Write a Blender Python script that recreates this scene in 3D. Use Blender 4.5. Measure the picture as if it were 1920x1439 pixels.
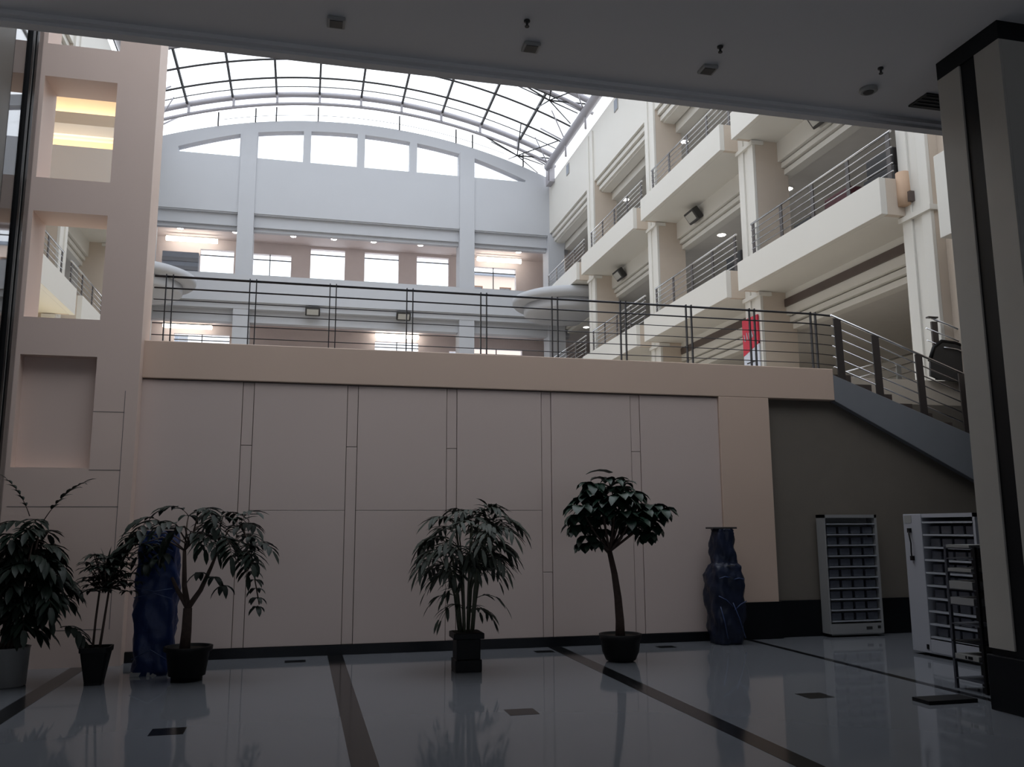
import bpy, bmesh, math, random
from mathutils import Vector, Matrix
random.seed(7)
C = bpy.context.scene.collection
for o in list(bpy.data.objects): bpy.data.objects.remove(o)
R = math.radians

# ---------------- camera ----------------
cam_d = bpy.data.cameras.new('camera'); cam = bpy.data.objects.new('camera', cam_d); C.objects.link(cam)
cam_d.sensor_width = 36; cam_d.lens = 36*1629.6/1920; cam_d.clip_start = .05; cam_d.clip_end = 500
yaw, pit, rol = R(13.54), R(9.39), R(-.28)
fw = Vector((math.sin(yaw)*math.cos(pit), math.cos(yaw)*math.cos(pit), math.sin(pit)))
rt = Vector((math.cos(yaw), -math.sin(yaw), 0)); up = rt.cross(fw)
r2 = math.cos(rol)*rt+math.sin(rol)*up; u2 = -math.sin(rol)*rt+math.cos(rol)*up
m = Matrix((r2, u2, -fw)).transposed().to_4x4(); m.translation = (0, 0, 1.7)
cam.matrix_world = m
sc = bpy.context.scene; sc.camera = cam
# ---------------- sky, exposure ----------------
w = bpy.data.worlds.new('overcast_sky'); sc.world = w; w.use_nodes = True
bg = w.node_tree.nodes['Background']; bg.inputs[0].default_value = (.90, .94, 1, 1); bg.inputs[1].default_value = 2.6
vs = sc.view_settings; vs.view_transform = 'Standard'; vs.look = 'None'; vs.gamma = 1; vs.use_curve_mapping = False; vs.exposure = 0.0
# daylight portal under the vault (guides sampling only, gives off no light of its own)
def portal(name, loc, sx, sy, rx=0, ry=0):
    l = bpy.data.lights.new(name, 'AREA'); l.shape = 'RECTANGLE'; l.size = sx; l.size_y = sy; l.cycles.is_portal = True
    o = bpy.data.objects.new(name, l); C.objects.link(o); o.location = loc; o.rotation_euler = (rx, ry, 0)
portal('skylight_portal', (2.15, 17.8, 21.6), 19, 42)

# ---------------- materials ----------------
MATS = {}
def mat(name, col, rough=.6, metal=0, noise=0, scale=4, emit=0, bump=0, spec=.5, trans=None):
    M = bpy.data.materials.new(name); M.use_nodes = True; nt = M.node_tree; b = nt.nodes['Principled BSDF']
    b.inputs['Base Color'].default_value = (*col, 1); b.inputs['Roughness'].default_value = rough
    b.inputs['Metallic'].default_value = metal; b.inputs['Specular IOR Level'].default_value = spec
    tc = nt.nodes.new('ShaderNodeTexCoord')
    n = nt.nodes.new('ShaderNodeTexNoise'); n.inputs['Scale'].default_value = scale; n.inputs['Detail'].default_value = 4
    nt.links.new(tc.outputs['Object'], n.inputs['Vector'])
    if noise:
        mx = nt.nodes.new('ShaderNodeMix'); mx.data_type = 'RGBA'
        mx.inputs['A'].default_value = (*[c*(1-noise) for c in col], 1); mx.inputs['B'].default_value = (*[min(1, c*(1+noise)) for c in col], 1)
        nt.links.new(n.outputs['Fac'], mx.inputs['Factor']); nt.links.new(mx.outputs['Result'], b.inputs['Base Color'])
    if bump:
        bp = nt.nodes.new('ShaderNodeBump'); bp.inputs['Strength'].default_value = bump; bp.inputs['Distance'].default_value = .02
        nt.links.new(n.outputs['Fac'], bp.inputs['Height']); nt.links.new(bp.outputs['Normal'], b.inputs['Normal'])
    if emit:
        b.inputs['Emission Color'].default_value = (*col, 1); b.inputs['Emission Strength'].default_value = emit
    MATS[name] = M; return M
mat('wall_white', (.485, .50, .53), .6, noise=.03, scale=.6)
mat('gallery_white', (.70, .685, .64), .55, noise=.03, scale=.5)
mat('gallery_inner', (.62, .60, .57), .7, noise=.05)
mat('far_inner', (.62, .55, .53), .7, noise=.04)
mat('pier_tan', (.58, .50, .42), .6, noise=.04)
mat('beige', (.74, .585, .51), .5, noise=.04, scale=.5)
mat('beige_beam', (.66, .50, .40), .5, noise=.05, scale=.6)
mat('panel', (.65, .535, .485), .42, noise=.04, scale=.5)
mat('gap', (.20, .17, .16), .8)
mat('under_stair_shade', (.17, .148, .122), .6, noise=.08)  # darkened: the stair's shade is put into this colour
mat('ceiling', (.78, .77, .77), .8, noise=.03, scale=.8)
mat('floor', (.17, .18, .20), .06, noise=.06, scale=.5, spec=.6)
mat('inlay', (.012, .012, .013), .12, noise=.1, spec=.25)
mat('black_stone', (.006, .007, .009), .35, noise=.2, spec=.2)
mat('col_panel', (.44, .42, .38), .35, noise=.04)
mat('stringer', (.22, .23, .25), .5, noise=.05)
mat('hall_floor', (.60, .53, .44), .25, noise=.05, scale=1)
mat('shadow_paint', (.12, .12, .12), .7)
mat('tread', (.10, .075, .065), .5, noise=.2)
mat('steel', (.62, .62, .62), .22, metal=1)
mat('dark_rail', (.045, .045, .05), .35, metal=.6)
mat('post_brown', (.055, .045, .042), .4)
mat('truss_grey', (.36, .35, .38), .5)
mat('bar_black', (.02, .02, .022), .5)
mat('lamp_on', (1, .97, .93), .5, emit=30)
mat('tube_on', (1, .93, .84), .5, emit=9)
mat('lamp_grey', (.35, .35, .34), .5)
mat('fixture_dark', (.03, .03, .03), .5)
mat('fixture_lens', (.45, .45, .42), .15)
mat('pot_black', (.007, .007, .008), .5, spec=.2)
mat('pot_white', (.26, .26, .255), .4)
mat('soil', (.03, .022, .016), .95, noise=.3, scale=30)
mat('trunk', (.07, .045, .035), .85, noise=.3, scale=20, bump=.4)
mat('cane', (.075, .08, .05), .6, noise=.3, scale=18)
mat('leaf_dark', (.010, .019, .013), .5, noise=.4, scale=9, spec=.3)
mat('leaf_palm', (.034, .044, .033), .55, noise=.4, scale=9, spec=.3)
mat('leaf_green', (.012, .034, .022), .4, noise=.4, scale=8, spec=.4)
mat('tarp_blue', (.010, .026, .10), .4, noise=.35, scale=5, bump=.7, spec=.3)
mat('tarp_navy', (.014, .019, .04), .35, noise=.35, scale=5, bump=.7, spec=.3)
mat('tarp_fold', (.05, .08, .19), .3)
mat('cab_white', (.40, .41, .45), .35)
mat('cab_grey', (.30, .30, .30), .4)
mat('shelf_edge', (.38, .40, .44), .3)
mat('cab_in', (.05, .055, .07), .5)
mat('goods', (.12, .13, .16), .4, noise=.3, scale=12)
mat('rack_black', (.006, .006, .007), .5, spec=.2)
mat('rack_paper', (.30, .30, .29), .6)
mat('red', (.55, .02, .05), .5); mat('banner_white', (.62, .66, .75), .5); mat('cardboard', (.52, .36, .25), .8, noise=.06)
mat('left_column', (.10, .095, .085), .5)
mat('amber', (.86, .68, .47), .6, noise=.05); mat('pale_warm', (.72, .62, .48), .6)
mat('maroon', (.08, .02, .025), .6, noise=.3); mat('dark_stock', (.03, .03, .032), .6, noise=.3)
mat('brick_orange', (.62, .33, .18), .8, noise=.1); mat('bldg_grey', (.30, .33, .38), .8, noise=.1)
def brickish():
    M = MATS['brick_orange']; nt = M.node_tree; b = nt.nodes['Principled BSDF']
    br = nt.nodes.new('ShaderNodeTexBrick'); br.inputs['Scale'].default_value = 1.2
    br.inputs['Color1'].default_value = (.66, .36, .2, 1); br.inputs['Color2'].default_value = (.6, .33, .18, 1); br.inputs['Mortar'].default_value = (.75, .6, .5, 1)
    tc = [n for n in nt.nodes if n.type == 'TEX_COORD'][0]; nt.links.new(tc.outputs['Object'], br.inputs['Vector']); nt.links.new(br.outputs['Color'], b.inputs['Base Color'])
brickish()
def glassmat(name, tint, gloss, ior=1.5):
    M = bpy.data.materials.new(name); M.use_nodes = True; nt = M.node_tree; nt.nodes.clear()
    out = nt.nodes.new('ShaderNodeOutputMaterial'); t = nt.nodes.new('ShaderNodeBsdfTransparent'); g = nt.nodes.new('ShaderNodeBsdfGlossy')
    t.inputs[0].default_value = (*tint, 1); g.inputs['Roughness'].default_value = .02
    f = nt.nodes.new('ShaderNodeLayerWeight'); f.inputs['Blend'].default_value = .5
    pw = nt.nodes.new('ShaderNodeMath'); pw.operation = 'POWER'; pw.inputs[1].default_value = ior; nt.links.new(f.outputs['Facing'], pw.inputs[0])
    mx = nt.nodes.new('ShaderNodeMixShader'); mm = nt.nodes.new('ShaderNodeMath'); mm.operation = 'MULTIPLY_ADD'; mm.inputs[1].default_value = gloss; mm.inputs[2].default_value = .05
    nt.links.new(pw.outputs[0], mm.inputs[0]); nt.links.new(mm.outputs[0], mx.inputs[0]); nt.links.new(t.outputs[0], mx.inputs[1]); nt.links.new(g.outputs[0], mx.inputs[2]); nt.links.new(mx.outputs[0], out.inputs[0])
    MATS[name] = M
glassmat('sky_glass', (.93, .94, .95), .3, 5); glassmat('window_glass', (.9, .91, .92), .6, 5); glassmat('dark_glass', (.55, .56, .58), .8, 2.5)

# ---------------- mesh helpers ----------------
class MB:
    def __init__(s): s.v = []; s.f = []; s.mi = []; s.mats = []; s.smooth = []; s.cur = 0; s.sm = False
    def use(s, name):
        if name not in s.mats: s.mats.append(name)
        s.cur = s.mats.index(name); return s
    def face(s, idx): s.f.append(idx); s.mi.append(s.cur); s.smooth.append(s.sm)
    def poly(s, pts): n = len(s.v); s.v += [tuple(p) for p in pts]; s.face(list(range(n, n+len(pts)))); return s
    def box(s, x0, x1, y0, y1, z0, z1, M=None):
        n = len(s.v); P = [(x, y, z) for z in (z0, z1) for (x, y) in ((x0, y0), (x1, y0), (x1, y1), (x0, y1))]
        if M is not None: P = [tuple(M @ Vector(p)) for p in P]
        s.v += P
        for q in ((0, 3, 2, 1), (4, 5, 6, 7), (0, 1, 5, 4), (1, 2, 6, 5), (2, 3, 7, 6), (3, 0, 4, 7)): s.face([n+i for i in q])
        return s
    def prism(s, pts, a, b, axis='y'):
        # pts 2-D outline, extruded along axis between a and b
        def P(p, t): return {'y': (p[0], t, p[1]), 'x': (t, p[0], p[1]), 'z': (p[0], p[1], t)}[axis]
        n = len(s.v); k = len(pts); s.v += [P(p, a) for p in pts]+[P(p, b) for p in pts]
        s.face(list(range(n, n+k))[::-1]); s.face(list(range(n+k, n+2*k)))
        for i in range(k): j = (i+1) % k; s.face([n+i, n+j, n+k+j, n+k+i])
        return s
    def tube(s, pts, r, n=8, r1=None, cap=True):
        pts = [Vector(p) for p in pts]; base = len(s.v); sm = s.sm; s.sm = True; prev = None
        for i, p in enumerate(pts):
            d = (pts[min(i+1, len(pts)-1)]-pts[max(i-1, 0)]).normalized()
            if prev is None: a = d.cross(Vector((0, 0, 1))); a = a if a.length > 1e-3 else Vector((1, 0, 0))
            else: a = prev-d*prev.dot(d)
            a.normalize(); prev = a; b = d.cross(a); t = i/(len(pts)-1)
            rr = r if r1 is None else r+(r1-r)*t
            for k in range(n):
                an = 2*math.pi*k/n; s.v.append(tuple(p+a*rr*math.cos(an)+b*rr*math.sin(an)))
        for i in range(len(pts)-1):
            for k in range(n):
                j = (k+1) % n; s.face([base+i*n+k, base+i*n+j, base+(i+1)*n+j, base+(i+1)*n+k])
        s.sm = sm
        if cap:
            s.face([base+k for k in range(n)][::-1]); s.face([base+(len(pts)-1)*n+k for k in range(n)])
        return s
    def lathe(s, prof, n=28, c=(0, 0, 0), sq=0, fx=1, fy=1):
        # prof = [(r, z)]; sq>0 turns the ring towards a rounded square
        base = len(s.v); s_m = s.sm; s.sm = sq == 0
        for r, z in prof:
            for k in range(n):
                a = 2*math.pi*(k+.5)/n; x, y = math.cos(a), math.sin(a)
                if sq: q = (abs(x)**sq+abs(y)**sq)**(-1/sq); x *= q; y *= q
                s.v.append((c[0]+x*r*fx, c[1]+y*r*fy, c[2]+z))
        for i in range(len(prof)-1):
            for k in range(n):
                j = (k+1) % n; s.face([base+i*n+k, base+i*n+j, base+(i+1)*n+j, base+(i+1)*n+k])
        s.sm = s_m
        s.face([base+k for k in range(n)][::-1]); s.face([base+(len(prof)-1)*n+k for k in range(n)])
        return s
    def build(s, name, material=None, parent=None, bevel=0, kind=None, label=None):
        me = bpy.data.meshes.new(name); me.from_pydata(s.v, [], s.f)
        if material and not s.mats: s.mats = [material]
        for q in s.mats: me.materials.append(MATS[q])
        me.polygons.foreach_set('material_index', s.mi); me.polygons.foreach_set('use_smooth', s.smooth)
        me.update(); o = bpy.data.objects.new(name, me); C.objects.link(o)
        if parent is not None: o.parent = parent
        if bevel: b = o.modifiers.new('bevel', 'BEVEL'); b.width = bevel; b.segments = 2; b.limit_method = 'ANGLE'
        if kind: o['kind'] = kind
        if label: o['label'] = label
        return o
def S(mb, name, material=None, **k): return mb.build(name, material, kind='structure', **k)
def thing(name, label, cat, loc=(0, 0, 0), group=None, rz=0):
    o = bpy.data.objects.new(name, None); C.objects.link(o); o.location = loc; o.rotation_euler = (0, 0, rz); o.empty_display_size = .2
    o['label'] = label; o['category'] = cat
    if group: o['group'] = group
    return o
def tag(o, label, cat, group=None):
    o['label'] = label; o['category'] = cat
    if group: o['group'] = group
    return o
def kids(o): return [c for c in bpy.data.objects if c.parent is o]
def dup(root, loc, label, group=None, rz=None, sx=None):
    r = root.copy(); C.objects.link(r); r.location = loc; r['label'] = label
    if rz is not None: r.rotation_euler = (0, 0, rz)
    if group: r['group'] = group
    elif 'group' in r: del r['group']
    for ch in kids(root):
        c = ch.copy(); C.objects.link(c); c.parent = r
        for g in kids(ch): d = g.copy(); C.objects.link(d); d.parent = c
    return r

# =====================================================================
# GROUND-FLOOR HALL
# =====================================================================
b = MB().use('floor').box(-9, 17, -8, 13.3, -.3, 0)
b.use('inlay')
def inl(x0, x1, y0, y1): b.box(x0, x1, y0, y1, -.01, .002)
for x0 in (-2.72, .41, 3.5): inl(x0, x0+.2, -8, 12.5)
inl(6.6, 6.7, -8, 12.5)
for X in (-1.18, 1.92, 4.98):
    inl(X, X+.28, 8.1, 8.37); inl(X, X+.28, 4.0, 4.27)
for X in (-.14, 3.2, 5.0): inl(X, X+.26, 11.9, 12.1)  # reflection blotches near the wall, painted in as dark squares
S(b, 'floor')
S(MB().box(-9, 17, -8, 8.42, 6.5, 6.9).box(-9, 17, 8.40, 8.52, 6.42, 6.9).box(-9, 17, 8.33, 8.40, 6.455, 6.6), 'ceiling', 'ceiling')
S(MB().box(-9, 17, -3.3, -3, 6.9, 19.5), 'wall_front', 'wall_white')
S(MB().box(-9.3, -9, -8, 12.4, 0, 7), 'wall_rear_left', 'ceiling')
S(MB().box(17, 17.3, -8, 14.7, 0, 7), 'wall_right_outer', 'shadow_paint'); S(MB().box(9.7, 10, -8, 10.7, 0, 6.5), 'wall_right_light_block', 'shadow_paint')  # inner wall is unseen, added and painted dark to dim the right side
# rear wall with unseen glazed openings added to let in fill daylight
b = MB().box(-9, 17, -8.3, -8, 3.2, 6.5).box(-9, -6, -8.3, -8, 0, 3.2).box(12, 17, -8.3, -8, 0, 3.2).box(1, 2.5, -8.3, -8, 0, 3.2)
S(b, 'wall_rear', 'ceiling')
S(MB().box(-6, 1, -8.16, -8.14, 0, 3.2), 'window_1', 'dark_glass'); S(MB().box(2.5, 12, -8.16, -8.14, 0, 3.2), 'window_2', 'dark_glass')

# left tower wall with its openings
b = MB(); YA, YB = 12.2, 12.8; XL, XO, XR = -7.4, -2.68, -2.15; XI = -3.6
holes = [(2.48, 3.94), (4.44, 5.89), (6.36, 7.82), (8.30, 9.8), (10.4, 11.9)]
b.box(XO, XR, YA, YB, 0, 19); b.box(XL, XI, YA, YB, 0, 19)
z = 0
for a, c in holes: b.box(XI, XO, YA, YB, z, a); z = c
b.box(XI, XO, YA, YB, z, 19); b.box(XI, XO, YA+.18, YB, 2.48, 3.94)
b.use('gap')
for zz, x0, x1 in ((3.21, XO, -2.3), (2.45, XO, -2.3), (1.98, -3.6, -2.3), (1.06, -3.6, -2.9), (.45, -3.6, -2.4)): b.box(x0, x1, YA-.002, YA+.01, zz, zz+.009)
b.box(-2.31, -2.302, YA-.002, YA+.01, .45, 3.5)
b.mats = ['beige', 'gap']; b.mi = [0 if i < len(b.mi)-36 else 1 for i in range(len(b.mi))]
S(b, 'wall_left')
# partition
pt = thing('partition_wall', 'long pale beige panelled partition wall closing off the space under the balcony', 'partition', (2.1, 12.6, 0))
def P_(mb, name, material, bevel=0, label=None):
    for i, v in enumerate(mb.v): mb.v[i] = (v[0]-2.1, v[1]-12.6, v[2])
    return mb.build(name, material, pt, bevel=bevel, label=label)
P_(MB().box(-2.18, 6.34, 12.50, 12.62, 0, 3.72), 'backing', 'gap')
xs = [-2.18, -.84, .59, 2.02, 3.45, 4.87, 6.34]; bw = .15; g = .004
for i in range(6):
    x0 = xs[i]+(bw if i else 0)+g; x1 = xs[i+1]-g
    for z0, z1 in (((.135, 1.937), (1.943, 3.705)) if 0 < i < 4 else ((.135, 3.705),)):
        P_(MB().box(x0, x1, 12.46, 12.51, z0, z1), 'panel', 'panel', .003)
    if 0 < i:
        s0, s1 = xs[i]+g, xs[i]+bw-g; zc = (2.83 if i != 4 else 1.05)
        P_(MB().box(s0, s1, 12.468, 12.51, .135, zc-.004), 'batten', 'panel', .003); P_(MB().box(s0, s1, 12.468, 12.51, zc+.004, 3.705), 'batten', 'panel', .003)
S(MB().box(-2.18, 6.34, 12.43, 12.5, 0, .13), 'baseboard_back', 'black_stone')
# balcony edge beam, pilaster and wall under the stair
S(MB().box(-2.18, 8.41, 12.42, 12.95, 3.72, 4.24), 'trim_1', 'beige_beam', bevel=.01)
S(MB().box(6.34, 7.21, 12.421, 12.9, 0, 3.72), 'trim_2', 'beige_beam', bevel=.008)
S(MB().prism([(7.21, 0), (7.21, 3.72), (8.41, 3.72), (8.41, 3.70), (12.6, 1.66), (17, 1.66), (17, 0)], 12.56, 12.8), 'wall_right_under_stair', 'under_stair_shade')
S(MB().box(6.3, 7.24, 12.385, 12.43, 0, .55).box(7.24, 17, 12.51, 12.56, 0, .55), 'baseboard_right', 'black_stone')
# upper floor slab
S(MB().box(-9, 8.41, 12.95, 13.08, 3.8, 4.24).box(-9, 22, 13.08, 42.6, 3.8, 4.24).box(-7.4, -2.18, 12.8, 12.95, 3.8, 4.24), 'floor_upper', 'hall_floor')
S(MB().box(12.6, 17, 12.56, 13.08, 1.66, 4.24), 'wall_stair_side', 'under_stair_shade'); S(MB().box(8.2, 8.41, 12.95, 13.08, 0, 3.8), 'wall_stair_back', 'under_stair_shade')

S(MB().box(8.2, 17.3, 13.08, 13.2, 0, 3.8), 'wall_stair_rear', 'under_stair_shade')
# ---------------- stair from the balcony ----------------
def zt(x): return 4.13-(x-8.42)*.36
st = thing('staircase', 'grey-sided staircase coming down from the right end of the balcony', 'staircase', (8.42, 12.43, 3))
def O(mb, name, material, par, org, bevel=0, label=None):
    mb.v = [(v[0]-org[0], v[1]-org[1], v[2]-org[2]) for v in mb.v]; return mb.build(name, material, par, bevel=bevel, label=label)
org = (8.42, 12.43, 3)
O(MB().prism([(8.41, 3.705), (8.41, 4.14), (12.6, zt(12.6)), (12.6, 1.62)], 12.42, 12.54), 'stringer', 'stringer', st, org, .008)
O(MB().prism([(8.41, 3.705), (8.41, 4.14), (12.6, zt(12.6)), (12.6, 1.62)], 12.94, 13.06), 'stringer', 'stringer', st, org, .008)
O(MB().prism([(8.41, 3.68), (8.41, 3.8), (12.6, 1.82), (12.6, 1.64)], 12.54, 12.94), 'soffit', 'under_stair_shade', st, org)
for i in range(11):
    x0 = 8.42+i*.38; z1 = 4.22-(i)*.15
    if x0 > 12.2: break
    O(MB().box(x0, x0+.4, 12.54, 12.94, z1-.2, z1-.05), 'step', 'tread', st, org)
def post_plate(mb, x, y, z0, z1, wx=.075, wy=.012, lean=0):
    mb.prism([(x-wx, z0), (x+wx*.8, z0-.02), (x+wx*.8-lean, z1), (x-wx-lean, z1+.02)], y-wy, y+wy)
# stair balustrade (near side)
sr = thing('stair_railing', 'bright steel bar railing with broad dark posts along the near side of the staircase', 'railing', (8.5, 12.46, 4.1))
org = (8.5, 12.46, 4.1)
def sl(x, h): return zt(x)+h
for k, (h, r) in enumerate(((1.04, .021), (.86, .012), (.69, .012), (.52, .012), (.34, .012), (.17, .012))):
    O(MB().tube([(8.46, 12.46, sl(8.46, h)), (12.5, 12.46, sl(12.5, h))], r, 8), 'handrail' if k == 0 else 'bar', 'steel', sr, org)
for x in (8.6, 9.3, 10.12, 10.95, 11.8):
    b = MB(); post_plate(b, x, 12.45, sl(x, -.12), sl(x, 1.02), lean=.03); O(b, 'post', 'post_brown', sr, org)
# far-side railing of the stair
s2 = thing('stair_railing', 'second steel bar railing behind the stair, partly hidden by the near column', 'railing', (11.1, 13.0, 4.24))
org = (11.1, 13.0, 4.24)
for k, (h, r) in enumerate(((0, .02), (-.2, .014), (-.42, .012))):
    O(MB().tube([(10.74 if k else 10.84, 13.0, 5.37+h), (13.4, 13.0, 4.55+h)], r, 8), 'handrail' if k == 0 else 'bar', 'steel', s2, org)
O(MB().box(10.86, 10.98, 12.99, 13.03, 4.24, 5.3), 'post', 'post_brown', s2, org); O(MB().box(10.78, 10.98, 12.96, 13.04, 5.36, 5.385), 'post_cap', 'post_brown', s2, org)
es = thing('escalator', 'black escalator side with rubber handrail descending behind the stair railing', 'escalator', (10.7, 13.2, 4.2))
org = (10.7, 13.2, 4.2)
pts = [(10.72, 4.3), (10.74, 4.55), (10.85, 4.8), (11.02, 4.92), (11.3, 4.9), (13.0, 4.3)]
O(MB().prism(pts+[(13.0, 4.1), (10.9, 4.24)], 12.96, 13.0), 'balustrade_panel', 'fixture_dark', es, org)
O(MB().tube([(p[0], 12.98, p[1]+.02) for p in pts[1:]], .035, 8), 'handrail', 'rack_black', es, org)
O(MB().tube([(p[0], 12.94, p[1]-.1) for p in pts[3:]], .012, 6), 'trim_strip', 'steel', es, org)

# ---------------- balcony railing ----------------
br = thing('balcony_railing', 'long dark metal railing with paired thin posts along the balcony edge', 'railing', (3.1, 12.6, 4.24))
org = (3.1, 12.6, 4.24)
for k in range(6):
    z = 5.2-k*.168
    path = [(-2.1, 12.6, z)]+[(8.15, 12.6, z)]
    path += [(8.32, 12.57, z-.015), (8.5, 12.48, z-.05)]
    O(MB().tube(path, .018 if k == 0 else (.012 if k == 1 else .007), 8), 'handrail' if k == 0 else 'bar', 'dark_rail', br, org)
for i in range(10):
    x = -1.9+i*1.124
    for dx in (-.045, .045):
        O(MB().box(x+dx-.007, x+dx+.007, 12.575, 12.625, 4.2, 5.23), 'post', 'dark_rail', br, org)

# ---------------- big column, right ----------------
cl = thing('column', 'square grey clad column with black bands standing nearest on the right', 'column', (6.75, 6.8, 0))
org = (6.75, 6.8, 0)
O(MB().box(6.37, 7.9, 6.40, 7.19, 0, 6.5), 'core', 'black_stone', cl, org)
O(MB().box(6.33, 7.94, 6.36, 7.23, 0, .5), 'plinth', 'black_stone', cl, org, .01)
O(MB().box(6.35, 7.92, 6.38, 7.21, 6.31, 6.5), 'top_band', 'black_stone', cl, org)
O(MB().box(6.35, 6.38, 6.90, 7.21, .56, 6.31), 'cladding_panel', 'col_panel', cl, org, .004)
O(MB().box(6.35, 6.38, 6.38, 6.70, .56, 6.31), 'cladding_panel', 'col_panel', cl, org, .004)
O(MB().box(6.38, 6.75, 6.38, 6.41, .56, 6.31), 'cladding_panel', 'col_panel', cl, org, .004)
O(MB().box(6.765, 7.9, 6.38, 6.41, .56, 6.31), 'cladding_panel', 'col_panel', cl, org, .004)
# ---------------- glass screen, left ----------------
gs = thing('glass_screen', 'tall glass screen with a black metal mullion at the far left', 'glass screen', (-3.66, 11.8, 0))
org = (-3.66, 11.8, 0)
O(MB().box(-3.665, -3.655, 11.15, 12.42, 0.02, 10.5), 'glass_pane', 'dark_glass', gs, org)
O(MB().box(-3.70, -3.62, 11.66, 11.74, 0, 10.5), 'mullion', 'rack_black', gs, org)
O(MB().box(-3.70, -3.62, 11.82, 11.90, 0, 10.5), 'mullion', 'rack_black', gs, org)
O(MB().box(-3.68, -3.64, 11.74, 11.82, 0, 10.5), 'mullion_channel', 'lamp_grey', gs, org)
tag(MB().box(-4.5, -3.66, 9.6, 11.15, 0, 10.5).build('column', 'left_column'), 'dark flat-faced column at the left edge beside the glass screen', 'column')

# ---------------- ceiling fixtures ----------------
fx = [(.17, 'first'), (2.10, 'second'), (4.04, 'third'), (5.98, 'fourth')]
lab = ['unlit square recessed lamp at the left end of the dark ceiling', 'unlit recessed lamp on the ceiling above the palm', 'unlit recessed lamp mid-right on the dark ceiling', 'unlit round lamp on the ceiling close to the big column']
for (x, _), l in zip(fx, lab):
    t = thing('ceiling_lamp', l, 'ceiling lamp', (x, 7.83, 6.5), 'unlit ceiling lamps')
    if x < 5: hs = MB().box(-.085, .085, -.085, .085, -.035, 0).build('housing', 'lamp_grey', t, bevel=.01); MB().box(-.06, .06, -.06, .06, -.04, -.034).build('lens', 'fixture_dark', hs)
    else: MB().lathe([(.09, 0), (.1, -.03), (.08, -.045)], 24).build('housing', 'lamp_grey', t); MB().lathe([(.06, -.044), (.055, -.05)], 20).build('lens', 'fixture_dark', t)
for x, l in ((1.95, 'small dark sprinkler head at the middle of the ceiling'), (3.97, 'small dark sprinkler head right of the ceiling middle'), (5.83, 'small dark sprinkler head nearest the big column')):
    t = thing('sprinkler', l, 'sprinkler', (x, 7.41, 6.5), 'sprinkler heads')
    MB().lathe([(.03, 0), (.03, -.015), (.012, -.02), (.012, -.06)], 12).build('body', 'fixture_dark', t)
    MB().lathe([(.022, -.06), (.022, -.068)], 12).build('deflector', 'fixture_dark', t)
t = thing('ceiling_vent', 'dark slot vent in the ceiling beside the column top', 'vent', (7.0, 7.93, 6.5))
MB().box(-.32, .5, -.17, .14, -.02, 0).build('frame', 'fixture_dark', t)
for i in range(4): MB().box(-.3, .48, -.14+i*.07, -.12+i*.07, -.03, -.018).build('louvre', 'fixture_dark', t)

# =====================================================================
# ATRIUM : side galleries
# =====================================================================
XC = 2.15
def mx(x): return 2*XC-x
bays = [(13.77, 19.43), (20.05, 25.72), (26.4, 32.05), (32.7, 38.35)]
LV = [(7.58, 8.33), (11.66, 12.4)]
def gallery(side):
    f = (lambda x: x) if side > 0 else mx
    def bx(mb, x0, x1, *a): p, q = sorted((f(x0), f(x1))); mb.box(p, q, *a)
    b = MB(); ya, yb = -3, 38.6
    bx(b, 11.2, 11.6, ya, yb, 15.65, 18.05)
    bx(b, 11.3, 11.9, ya, yb, 15.46, 15.62); bx(b, 11.4, 11.9, ya, yb, 15.26, 15.42); bx(b, 11.5, 11.9, ya, yb, 15.2, 15.7)
    bx(b, 11.95, 12.3, ya, yb, 14.9, 15.6); bx(b, 11.85, 12.0, ya, yb, 15.3, 15.5)
    for z0, h0, h1 in ((11.66, 11.12, 10.78), (7.58, 6.98, 6.64)):
        bx(b, 11.85, 12.3, ya, yb, h0, z0+.5)
        bx(b, 11.94, 12.3, ya, yb, h0-.16, h0-.03); bx(b, 12.02, 12.3, ya, yb, h1, h0-.2); bx(b, 12.1, 12.3, ya, yb, h1+.02, h0)
    S(b, 'wall_right' if side > 0 else 'wall_left_gallery', 'gallery_white')
    b = MB()
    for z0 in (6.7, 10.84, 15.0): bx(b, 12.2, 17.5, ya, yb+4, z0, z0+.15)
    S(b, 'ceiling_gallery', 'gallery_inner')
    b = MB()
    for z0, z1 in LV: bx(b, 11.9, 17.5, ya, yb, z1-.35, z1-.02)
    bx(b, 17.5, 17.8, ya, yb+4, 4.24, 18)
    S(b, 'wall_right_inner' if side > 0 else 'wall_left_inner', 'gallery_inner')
gallery(1); gallery(-1)
# stone-dark slot under the lowest balcony
S(MB().box(11.8, 11.86, 13.9, 19.3, 7.2, 7.4).box(11.8, 11.86, 20.1, 25.6, 7.2, 7.4), 'trim_3', 'tread')

# piers
pr = thing('pier', 'x', 'pier', (11.13, 13.49, 4.24))
def ppart(mb, n, mt, bevel=0): return mb.build(n, mt, pr, bevel=bevel)
ppart(MB().box(0, .08, .12, .39, 0, 13.6), 'pilaster_strip', 'gallery_white', .01)
ppart(MB().box(0, .08, -.39, -.14, 0, 13.6), 'pilaster_strip', 'gallery_white', .01)
ppart(MB().box(.045, .08, -.14, .12, 0, 13.6), 'groove_panel', 'gallery_white')
ppart(MB().box(.08, 1.0, -.388, .388, 0, 13.6), 'shaft', 'pier_tan')
for z in (3.22, 7.3): ppart(MB().box(-.05, .3, -.44, .44, z, z+.1), 'capital_lip', 'gallery_white')
where = ['first and largest white pier of the right gallery, behind the stair rail', 'second white pier of the right gallery, with the red and white banner', 'third white pier of the right gallery', 'fourth white pier of the right gallery, next to the round canopy']
py = [13.49, 19.7, 26.05, 32.35]
pr.location = (11.13, py[0], 4.24); pr['label'] = where[0]; pr['group'] = 'right gallery piers'
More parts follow.
